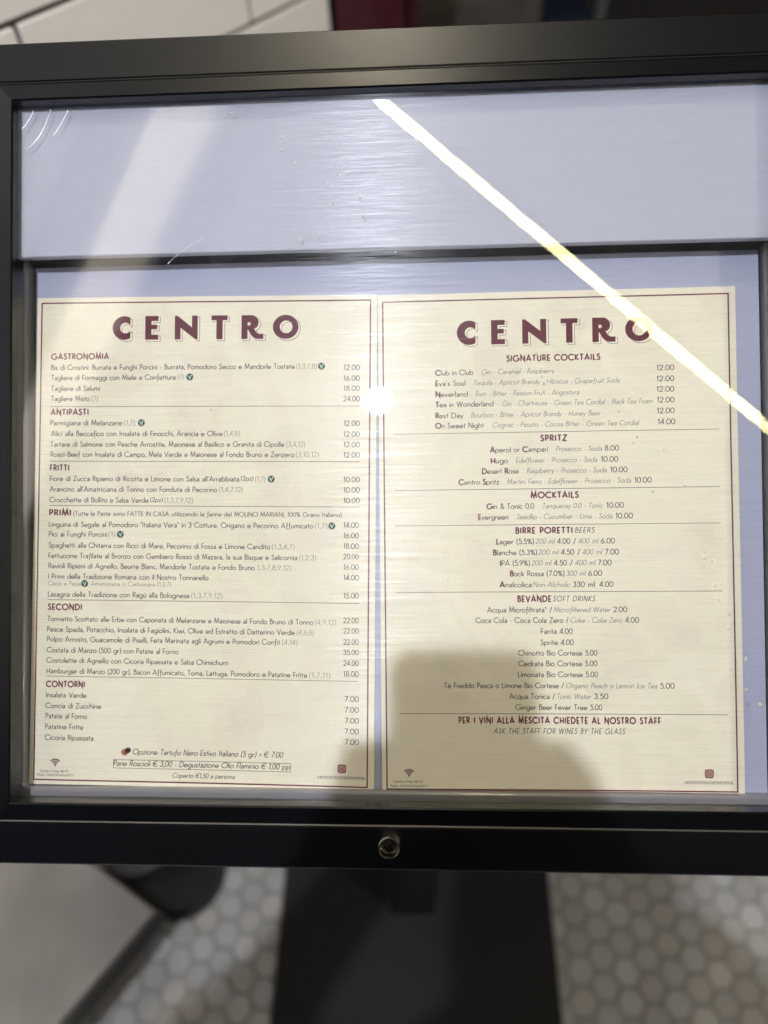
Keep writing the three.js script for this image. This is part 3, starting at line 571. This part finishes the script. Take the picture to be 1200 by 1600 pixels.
// ---------------------------------------------------------------- white tiled wall on the left, running away to the right
const wallDir = P3(0.582, 0, -0.813).normalize(), wallOut = P3(0.813, 0, 0.582).normalize(), wallAt = (() => { const d = ray(200, 40); return camera.position.clone().addScaledVector(d, 0.86); })();
const along = (p) => p.clone().sub(wallAt).dot(wallDir);
const wallEnd = along(atWall(517, 20, wallAt, wallOut)), joint = atWall(391, 15, wallAt, wallOut), rowLine = atWall(55, 22, wallAt, wallOut), rowLine2 = atWall(420, 26, wallAt, wallOut);
{
  const start = wallEnd - 4.4, mid = (start + wallEnd) / 2, turn = Math.atan2(wallOut.x, wallOut.z);
  const base = wallAt.clone().addScaledVector(wallDir, mid);
  const wall = thing('tiled_wall', 'white glazed tile wall with dark joints behind the menu stand', 'wall', [base.x, 0, base.z], turn);
  mesh('wall_core', new THREE.BoxGeometry(4.4, CEILING, 0.12).translate(0, CEILING / 2, -0.067), standard([0.11, 0.1, 0.095], 0.9), wall);
  const th = Math.abs(rowLine.y - rowLine2.y), tw = 0.32, gap = 0.006;
  const glaze = [[0.8, 0.77, 0.73], [0.77, 0.74, 0.7], [0.82, 0.79, 0.75], [0.76, 0.73, 0.69]].map((c) => physical(c, 0.22, { bumpMap: scaled(coarseBump, 6, 6), bumpScale: 0.0008 }));
  const rest = [], lens = camera;
  // sideways on the wall: +x of the group runs against or along wallDir
  const sx = P3(1, 0, 0).applyAxisAngle(P3(0, 1, 0), turn).dot(wallDir) > 0 ? 1 : -1;
  const jointX = sx * (along(joint) - mid), rowY = rowLine.y, g = cutBox(tw - gap, th - gap, 0.009, 0.0016).translate(0, 0, -0.0035);
  const cut = new Map(), v = new THREE.Vector3();
  const row0 = Math.floor((rowLine2.y < rowLine.y ? rowLine.y : rowLine2.y) / th);
  let parts = 0;
  for (let r = -Math.ceil(rowY / th); rowY + r * th < CEILING - 0.02; r++) {
    const yc = rowY + (r + 0.5) * th, shift = ((r % 2) + 2) % 2 ? 0 : 0.5;
    if (yc - th / 2 < -0.02) continue;
    for (let k = -14; k <= 14; k++) {
      let a = jointX + (k + shift) * tw, b = a + tw;
      a = Math.max(a, -2.2); b = Math.min(b, 2.2);
      if (b - a < 0.03) continue;
      const full = b - a > tw - 0.001, key = (b - a).toFixed(3);
      if (!full && !cut.has(key)) cut.set(key, cutBox(b - a - gap, th - gap, 0.009, 0.0016).translate(0, 0, -0.0035));
      wall.updateMatrixWorld(true);
      let near = false;
      for (const q of [a, (a + b) / 2, b]) { v.set(q, yc, 0).applyMatrix4(wall.matrixWorld).project(lens); near = near || (Math.abs(v.x) < 1.15 && v.y > 0.85 && v.y < 1.25 && v.z < 1); }
      if (near || !full) { const t = mesh('tile', full ? g : cut.get(key), glaze[Math.floor(rnd() * 4)], wall); t.position.set((a + b) / 2, yc, between(-0.0006, 0.0006)); t.rotation.set(between(-0.004, 0.004), between(-0.003, 0.003), 0); parts++; }
      else rest.push([(a + b) / 2, yc]);
    }
  }
  const far = new THREE.InstancedMesh(g, glaze[0], rest.length), M = new THREE.Matrix4();
  rest.forEach(([x, y], k) => far.setMatrixAt(k, M.makeTranslation(x, y, 0)));
  far.name = 'tile'; far.userData.kind = 'stuff'; wall.add(far);
  // added, unseen cove: lit strip and pale box above shape the pane's reflection
  const trough = standard([0.12, 0.11, 0.11], 0.5);
  mesh('added_cornice', mergeGeometries([cutBox(4.4, 0.02, 0.11, 0.003).translate(0, CEILING - 0.6, 0.058), cutBox(4.4, 0.06, 0.012, 0.003).translate(0, CEILING - 0.56, 0.1195)]), trough, wall);
  mesh('added_soffit', cutBox(4.4, 0.28, 0.24, 0.004).translate(0, CEILING - 0.141, 0.121), standard([0.75, 0.72, 0.67], 0.9), wall);
  mesh('added_cove_light', new THREE.BoxGeometry(4.3, 0.006, 0.02).translate(0, CEILING - 0.586, 0.085), addedCoveGlow, wall);
  const wash = new THREE.RectAreaLight(new THREE.Color().setRGB(1, 0.93, 0.84), 62, 4.3, 0.02);
  wash.position.set(0, CEILING - 0.58, 0.085); wash.rotation.x = Math.PI / 2 + 0.35; wall.add(wash);
}
// ---------------------------------------------------------------- the person who holds up the phone (casts the shadow on the menus)
function surface(center, half, n, sdf) {
  const mc = new MarchingCubes(n, new THREE.MeshStandardMaterial(), false, false, 400000), hs = n / 2, p = new THREE.Vector3();
  for (let k = 0, i = 0; k < n; k++) for (let j = 0; j < n; j++) for (let q = 0; q < n; q++, i++) {
    p.set(center.x + half * (q - hs) / hs, center.y + half * (j - hs) / hs, center.z + half * (k - hs) / hs);
    mc.field[i] = -sdf(p);
  }
  mc.isolation = 0; mc.update();
  const g = new THREE.BufferGeometry();
  g.setAttribute('position', new THREE.BufferAttribute(mc.positionArray.slice(0, mc.count * 3), 3));
  g.setAttribute('normal', new THREE.BufferAttribute(mc.normalArray.slice(0, mc.count * 3), 3));
  return g.scale(half, half, half).translate(center.x, center.y, center.z);
}
const capsules = (list, k) => {                          // [a, b, radius a, radius b] joined by a smooth minimum
  const pre = list.map(([a, b, r0, r1]) => { const d = b.clone().sub(a); return [a, d, 1 / Math.max(d.lengthSq(), 1e-9), r0, r1]; });
  return (p) => {
    let out = 1;
    for (const [a, d, inv, r0, r1] of pre) {
      const x = p.x - a.x, y = p.y - a.y, z = p.z - a.z, t = Math.min(1, Math.max(0, (x * d.x + y * d.y + z * d.z) * inv)), s = Math.hypot(x - d.x * t, y - d.y * t, z - d.z * t) - (r0 + (r1 - r0) * t), h = Math.max(k - Math.abs(out - s), 0) / k;
      out = Math.min(out, s) - h * h * k * 0.25;
    }
    return out;
  };
};
{
  const eye = (x, y, z) => P3(x, y, z).applyQuaternion(camera.quaternion).add(camera.position);   // the phone's own axes: lens at the origin, z out of its screen
  const phone = thing('mobile_phone', 'dark mobile phone held up in both hands to photograph the menus', 'phone', camera.position.toArray());
  phone.quaternion.copy(camera.quaternion);
  const PXC = -0.018, PYC = -0.04;
  const rounded = new THREE.Shape(); { const w = 0.0357, h = 0.0735, r = 0.0115; rounded.moveTo(-w + r, -h); rounded.lineTo(w - r, -h); rounded.absarc(w - r, -h + r, r, -Math.PI / 2, 0); rounded.lineTo(w, h - r); rounded.absarc(w - r, h - r, r, 0, Math.PI / 2); rounded.lineTo(-w + r, h); rounded.absarc(-w + r, h - r, r, Math.PI / 2, Math.PI); rounded.lineTo(-w, -h + r); rounded.absarc(-w + r, -h + r, r, Math.PI, 1.5 * Math.PI); }
  mesh('phone_body', new THREE.ExtrudeGeometry(rounded, { depth: 0.006, bevelEnabled: true, bevelThickness: 0.001, bevelSize: 0.001, bevelOffset: -0.001, bevelSegments: 2, curveSegments: 10 }).translate(PXC, PYC, 0.01), standard([0.02, 0.02, 0.024], 0.3, { metalness: 0.4 }), phone);
  mesh('screen', cutBox(0.066, 0.14, 0.0008, 0.0002).translate(PXC, PYC, 0.0173), standard([0.03, 0.03, 0.035], 0.1), phone);
  mesh('lens_ring', new THREE.TorusGeometry(0.0075, 0.0012, 10, 28).translate(0, 0, 0.0085), standard([0.05, 0.05, 0.055], 0.25, { metalness: 0.8 }), phone);
  const x0 = PXC - 0.0357, x1 = PXC + 0.0357;
  const skin = physical([0.5, 0.31, 0.22], 0.5), coat = standard([0.016, 0.017, 0.022], 0.85, { bumpMap: scaled(fineBump, 3), bumpScale: 0.001 }), jeans = standard([0.02, 0.026, 0.05], 0.85), hairM = standard([0.02, 0.013, 0.01], 0.55), shoe = standard([0.02, 0.02, 0.02], 0.5);
  const feet = P3(camera.position.x + 0.02, 0, camera.position.z + 0.34);
  const man = thing('person', 'person in a dark jacket holding a phone up before the menu case', 'person', feet.toArray());
  const L = (g) => g.translate(-feet.x, 0, -feet.z);
  const W = (x, y, z) => P3(feet.x + x, y, feet.z + z);
  const headC = W(0, 1.665, -0.03), wr = [eye(x0 - 0.062, -0.118, 0.046), eye(x1 + 0.055, -0.122, 0.046)], el = [W(-0.3, 1.14, -0.08), W(0.3, 1.14, -0.08)], sh = [W(-0.19, 1.45, 0.06), W(0.19, 1.45, 0.06)];
  const hip = [W(-0.09, 0.92, 0.08), W(0.09, 0.92, 0.08)], kn = [W(-0.11, 0.5, 0.06), W(0.11, 0.5, 0.07)], an = [W(-0.12, 0.09, 0.1), W(0.12, 0.09, 0.11)];
  const neck = W(0, 1.49, 0.05), chest = W(0, 1.32, 0.05), waist = W(0, 1.08, 0.07);
  const hands = [];
  for (const s of [0, 1]) {                              // palm beside the phone, four fingers over its back, thumb on the screen
    const sg = s ? -1 : 1, ex = s ? x1 : x0, o = (dx, y, z) => eye(ex + sg * dx, y, z), list = [[wr[s], o(-0.032, -0.084, 0.036), 0.027, 0.026], [o(-0.03, -0.084, 0.032), o(-0.015, -0.034, 0.024), 0.024, 0.014]];
    [[-0.026, 0.05], [-0.045, 0.056], [-0.063, 0.052], [-0.079, 0.042]].forEach(([y, len], i) => { const r = 0.0088 - 0.0005 * i; list.push([o(-0.015, y, 0.022), o(-0.012, y + 0.002, -0.002), r + 0.001, r], [o(-0.012, y + 0.002, -0.002), o(-0.012 + len * 0.35, y + 0.005, 0.0005), r, r * 0.95], [o(-0.012 + len * 0.35, y + 0.005, 0.0005), o(-0.012 + len * 0.62, y + 0.008, 0.002), r * 0.95, r * 0.85]); });
    list.push([o(-0.018, -0.07, 0.036), o(-0.006, -0.046, 0.036), 0.013, 0.0105], [o(-0.006, -0.046, 0.036), o(0.014, -0.028, 0.0275), 0.0102, 0.0085]);
    const f = capsules(list, 0.007), mid = o(-0.02, -0.078, 0.024);
    hands.push(surface(mid, 0.09, 64, f));
  }
  const face = capsules([[P3(0, 0.035, 0.012), P3(0, 0.03, 0.03), 0.088, 0.09], [P3(0, -0.04, -0.03), P3(0, -0.075, -0.055), 0.066, 0.034], [P3(0, 0.005, -0.088), P3(0, -0.028, -0.108), 0.007, 0.014], [P3(-0.022, -0.062, -0.088), P3(0.022, -0.062, -0.088), 0.007, 0.007], [P3(-0.082, 0.012, 0), P3(-0.086, -0.03, 0.002), 0.016, 0.009], [P3(0.082, 0.012, 0), P3(0.086, -0.03, 0.002), 0.016, 0.009], [P3(0, -0.05, 0.03), P3(0, -0.17, 0.075), 0.056, 0.06]], 0.022);
  const tilt = 0.45, ct = Math.cos(tilt), st = Math.sin(tilt), q = new THREE.Vector3();
  const inHead = (p) => { const x = p.x - headC.x, y = p.y - headC.y, z = p.z - headC.z; return q.set(x, y * ct - z * st * -1 * -1, y * st + z * ct); };
  const eyes = [P3(-0.032, 0.006, -0.083), P3(0.032, 0.006, -0.083)];
  const headG = surface(headC, 0.2, 80, (p) => { const h = inHead(p); let d = face(h); for (const e of eyes) d = Math.max(d, 0.013 - h.distanceTo(e)); return d; });
  mesh('body', L(mergeGeometries([headG, ...hands])), skin, man);
  for (const e of eyes) { const w = P3(e.x, e.y * ct + e.z * st, -e.y * st + e.z * ct); w.y = e.y * ct + e.z * st; w.z = -e.y * st + e.z * ct; mesh('eye', L(new THREE.SphereGeometry(0.0115, 16, 12).translate(headC.x + w.x, headC.y + w.y, headC.z + w.z)), standard([0.6, 0.58, 0.55], 0.2), man); }
  const hairF = capsules([[P3(0, 0.05, 0.012), P3(0, 0.035, 0.035), 0.098, 0.1], [P3(0, 0, 0.05), P3(0, -0.06, 0.055), 0.085, 0.06]], 0.03);
  mesh('hair', L(surface(headC, 0.2, 64, (p) => { const h = inHead(p), x = h.x, y = h.y, z = h.z; return Math.max(hairF(h), -(y - 0.045 + Math.max(0, z + 0.005) * 2.2), z < -0.05 && y < 0.06 ? 0.01 : -1) + 0.002 * Math.sin(60 * x + 20 * z); })), hairM, man);
  const coatF = capsules([[neck, chest, 0.06, 0.15], [chest, waist, 0.15, 0.135], [waist, W(0, 0.9, 0.08), 0.135, 0.15], [sh[0], sh[1], 0.075, 0.075], ...[0, 1].flatMap((s) => [[sh[s], el[s], 0.072, 0.054], [el[s], wr[s].clone().lerp(el[s], 0.12), 0.054, 0.036]])], 0.06);
  mesh('jacket', L(surface(W(0, 1.2, -0.05), 0.46, 92, coatF)), coat, man);
  mesh('trousers', L(surface(W(0, 0.55, 0.08), 0.52, 84, capsules([[hip[0], hip[1], 0.125, 0.125], ...[0, 1].flatMap((s) => [[hip[s], kn[s], 0.1, 0.066], [kn[s], an[s], 0.066, 0.052]])], 0.05))), jeans, man);
  for (const s of [0, 1]) mesh('shoe', L(surface(an[s].clone().add(P3(0, -0.03, -0.06)), 0.18, 40, (p) => Math.max(capsules([[an[s].clone().add(P3(0, -0.02, 0.02)), an[s].clone().add(P3(0, -0.05, -0.14)), 0.05, 0.036]], 0.02)(p), 0.002 - p.y))), shoe, man);
}
// ---------------------------------------------------------------- beyond the wall: maroon door post, dim interior
{
  const e = atWall(517, 20, wallAt, wallOut), w = 135 / 1202 * camera.position.clone().sub(e).length() * 0.68;
  const post = thing('door_post', 'dark maroon painted door post at the end of the white tile wall', 'door post', [e.x + w / 2 + 0.004, 0, e.z - 0.06]);
  const maroon = physical([0.05, 0.006, 0.012], 0.35, { clearcoat: 0.4 });
  mesh('jamb', cutBox(w, 2.6, 0.12, 0.004).translate(0, 1.3, 0), maroon, post);
  mesh('door_stop', cutBox(0.02, 2.6, 0.05, 0.003).translate(w / 2 + 0.0105, 1.3, -0.02), maroon, post);
}
{
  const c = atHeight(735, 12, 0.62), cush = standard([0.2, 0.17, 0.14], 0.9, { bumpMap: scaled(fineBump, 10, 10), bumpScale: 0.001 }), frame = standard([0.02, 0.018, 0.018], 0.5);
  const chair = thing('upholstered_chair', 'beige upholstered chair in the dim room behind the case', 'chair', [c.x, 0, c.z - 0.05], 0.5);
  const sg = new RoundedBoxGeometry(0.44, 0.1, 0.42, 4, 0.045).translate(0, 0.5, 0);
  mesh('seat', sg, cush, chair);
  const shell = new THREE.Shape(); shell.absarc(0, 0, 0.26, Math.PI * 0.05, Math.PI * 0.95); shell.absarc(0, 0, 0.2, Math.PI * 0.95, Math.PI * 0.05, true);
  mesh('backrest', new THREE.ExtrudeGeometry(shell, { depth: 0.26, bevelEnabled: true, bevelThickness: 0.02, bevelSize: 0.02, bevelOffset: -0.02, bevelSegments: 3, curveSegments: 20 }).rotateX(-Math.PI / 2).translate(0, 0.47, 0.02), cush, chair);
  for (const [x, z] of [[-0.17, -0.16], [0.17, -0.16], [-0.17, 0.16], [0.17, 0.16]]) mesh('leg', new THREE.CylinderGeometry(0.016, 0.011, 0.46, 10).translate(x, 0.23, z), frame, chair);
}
{
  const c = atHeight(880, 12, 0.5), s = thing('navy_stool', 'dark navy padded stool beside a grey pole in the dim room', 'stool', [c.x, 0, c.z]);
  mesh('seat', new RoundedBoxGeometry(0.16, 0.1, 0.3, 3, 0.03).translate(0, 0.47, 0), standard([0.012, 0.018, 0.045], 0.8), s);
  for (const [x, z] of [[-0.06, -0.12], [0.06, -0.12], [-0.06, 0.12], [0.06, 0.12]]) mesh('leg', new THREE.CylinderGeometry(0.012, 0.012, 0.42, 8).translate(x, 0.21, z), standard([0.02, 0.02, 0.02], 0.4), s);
  const p = atHeight(939, 14, 0.5), pole = thing('metal_pole', 'slim grey metal pole standing behind the case', 'pole', [p.x, 0, p.z]);
  mesh('shaft', new THREE.CylinderGeometry(0.014, 0.014, 2.2, 16).translate(0, 1.1, 0), standard([0.2, 0.19, 0.18], 0.4), pole);
  mesh('foot', new THREE.CylinderGeometry(0.09, 0.1, 0.015, 24).translate(0, 0.008, 0), standard([0.2, 0.2, 0.2], 0.4), pole);
}
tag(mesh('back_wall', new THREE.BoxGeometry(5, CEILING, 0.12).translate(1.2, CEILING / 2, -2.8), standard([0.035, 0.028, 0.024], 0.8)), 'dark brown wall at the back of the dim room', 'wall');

// ---------------------------------------------------------------- stone bench along the wall and a round stool at its end
{
  const h = 0.25, c = atHeight(247, 1421, h), dirA = wallDir.clone().negate(), dirB = atHeight(155, 1352, h).sub(c).setY(0).normalize();
  const back = dirB.dot(wallOut.clone().negate()), deep = wallAt.clone().sub(c).dot(wallOut) * -1 / back;
  const bench = thing('stone_bench', 'grey stone topped bench along the tile wall, its shaded side coloured black', 'bench', [c.x, 0, c.z]);
  const L = 1.5, slab = (y0, y1, inset, cutEdge) => {
    const q = (s, t) => dirA.clone().multiplyScalar(s).addScaledVector(dirB, t), pts = [q(inset, inset), q(L, inset), q(L, deep - 0.02), q(inset, deep - 0.02)];
    const s = new THREE.Shape(pts.map((p) => new THREE.Vector2(p.x, -p.z)));
    return new THREE.ExtrudeGeometry(s, { depth: y1 - y0 - 2 * cutEdge, bevelEnabled: true, bevelThickness: cutEdge, bevelSize: cutEdge, bevelOffset: -cutEdge, bevelSegments: 2 }).rotateX(-Math.PI / 2).translate(0, y0 + cutEdge, 0);
  };
  const veins = dataTexture(256, (i) => { const v = coarse[i], k = Math.abs(v - 0.5) < 0.02 ? 0.86 : 1, b = (110 + 110 * v); return [b, b * 0.965, b * 0.93]; }, true);
  mesh('seat_slab', slab(h - 0.012, h, 0.004, 0.002), physical([0.78, 0.76, 0.73], 0.5, { map: scaled(veins, 1.4) }), bench);
  mesh('shaded_edge', slab(h - 0.06, h - 0.0125, 0, 0.002), standard([0.02, 0.019, 0.018], 0.45), bench);  // slab side in shade, put in as a near-black band
  mesh('plinth', slab(0, h - 0.0605, 0.07, 0.003), standard([0.03, 0.027, 0.025], 0.7), bench);
  const s0 = atHeight(218, 1296, 0.25), bollard = thing('round_bollard', 'short round dark maroon bollard at the end of the stone bench', 'bollard', [s0.x, 0, s0.z]);
  mesh('shaft', flat(new THREE.LatheGeometry([[0, 0.25], [0.05, 0.25], [0.062, 0.245], [0.067, 0.232], [0.067, 0.012], [0, 0.012]].map((p) => new THREE.Vector2(...p)), 40)), standard([0.014, 0.008, 0.009], 0.6), bollard);
  mesh('foot_ring', new THREE.CylinderGeometry(0.074, 0.078, 0.012, 40).translate(0, 0.0062, 0), standard([0.02, 0.018, 0.018], 0.5), bollard);
}

// ---------------------------------------------------------------- ceiling and the lamps in it (strip and cool downlight mirrored in the pane, others unseen, some added)
tag(mesh('ceiling', new THREE.BoxGeometry(7, 0.1, 8).translate(0, CEILING + 0.05, 1), standard([0.34, 0.37, 0.47], 0.9)), null, null, null, 'structure');
const glow = (rgb, k) => { const m = new THREE.MeshStandardMaterial({ color: 0x111111, roughness: 0.5, emissiveIntensity: k }); m.emissive.setRGB(...rgb); return m; };
const housing = standard([0.03, 0.03, 0.032], 0.5);
function panelLight(o, w, h, rgb, k) {                // the light of a lit face that looks down
  const l = new THREE.RectAreaLight(new THREE.Color().setRGB(...rgb), k, w, h);
  l.rotation.x = -Math.PI / 2; l.position.y = -0.012;
  o.add(l);
}
{
  const a = mirrored(590, 150), b = mirrored(1200, 665), d = b.clone().sub(a).normalize();
  a.addScaledVector(d, -0.35); b.addScaledVector(d, 1.6);
  const m = a.clone().add(b).multiplyScalar(0.5), L = a.distanceTo(b), turn = Math.atan2(-d.z, d.x), rgb = [1, 0.89, 0.42];
  const o = thing('led_strip_light', 'long thin warm white strip light crossing the ceiling above', 'lamp', [m.x, CEILING - 0.03, m.z], turn);
  mesh('channel', cutBox(L, 0.02, 0.03, 0.002).translate(0, 0.011, 0), housing, o);
  mesh('diffuser', new THREE.BoxGeometry(L - 0.01, 0.008, 0.005).translate(0, -0.0035, 0), glow(rgb, 30), o);
  panelLight(o, L - 0.01, 0.005, rgb, 82);
}
function downlight(p, size, turn, rgb, k, label, aim) {
  const o = thing('ceiling_downlight', label, 'lamp', [p.x, CEILING - 0.012, p.z], turn, undefined);
  mesh('trim', new RoundedBoxGeometry(size + 0.04, 0.012, size + 0.04, 2, 0.003).translate(0, 0.006, 0), housing, o);
  mesh('diffuser', new THREE.BoxGeometry(size, 0.006, size).translate(0, -0.0035, 0), glow(rgb, k * 0.5), o);
  panelLight(o, size, size, rgb, k);
}
downlight(mirrored(590, 622), 0.057, 0.75, [0.91, 0.96, 1.07], 2350, 'bright cool white square downlight mirrored between the two menus');
downlight(P3(-2.0, 0, 1.95), 0.16, 0, [1, 0.925, 0.8], 460, 'warm square downlight high over the stone bench');
downlight(P3(-0.1, 0, -0.45), 0.16, 0, [1, 0.88, 0.68], 75, 'warm square downlight above and behind the menu case');
downlight(P3(2.3, 0, 1.7), 0.16, 0, [1, 0.93, 0.82], 205, 'added warm square downlight at the right, out of view');  // added fill for menus and wall, kept outside the mirror view

{ // added spot, out of view, there only to brighten the tile wall
  const p = P3(1.6, CEILING - 0.12, 0.6), aim = P3(-0.3, 1.1, -0.7), o = thing('added_spotlight', 'added small black spotlight, out of view, brightening the white tile wall', 'lamp', p.toArray());
  const axis = aim.clone().sub(p).normalize(), turn = new THREE.Quaternion().setFromUnitVectors(P3(0, -1, 0), axis), put = (g) => g.applyQuaternion(turn);
  mesh('lamp_can', put(new THREE.LatheGeometry([[0.0, 0.09], [0.035, 0.088], [0.04, 0.08], [0.04, -0.03], [0.036, -0.03], [0.034, 0.0], [0, 0.0]].map((q) => new THREE.Vector2(...q)), 32)), housing, o);
  mesh('lamp_face', put(new THREE.CylinderGeometry(0.033, 0.033, 0.004, 28).translate(0, -0.004, 0)), glow([1, 0.92, 0.82], 20), o);
  mesh('stem', new THREE.CylinderGeometry(0.008, 0.008, 0.09, 12).translate(0, 0.075, 0), housing, o);
  const l = new THREE.SpotLight(new THREE.Color().setRGB(1, 0.89, 0.76), 12, 0, 0.165, 0.5);
  l.position.copy(axis).multiplyScalar(0.01); l.target.position.copy(axis).multiplyScalar(3); l.castShadow = true; l.shadow.radius = 2; o.add(l, l.target);
}
renderer.render(scene, camera);
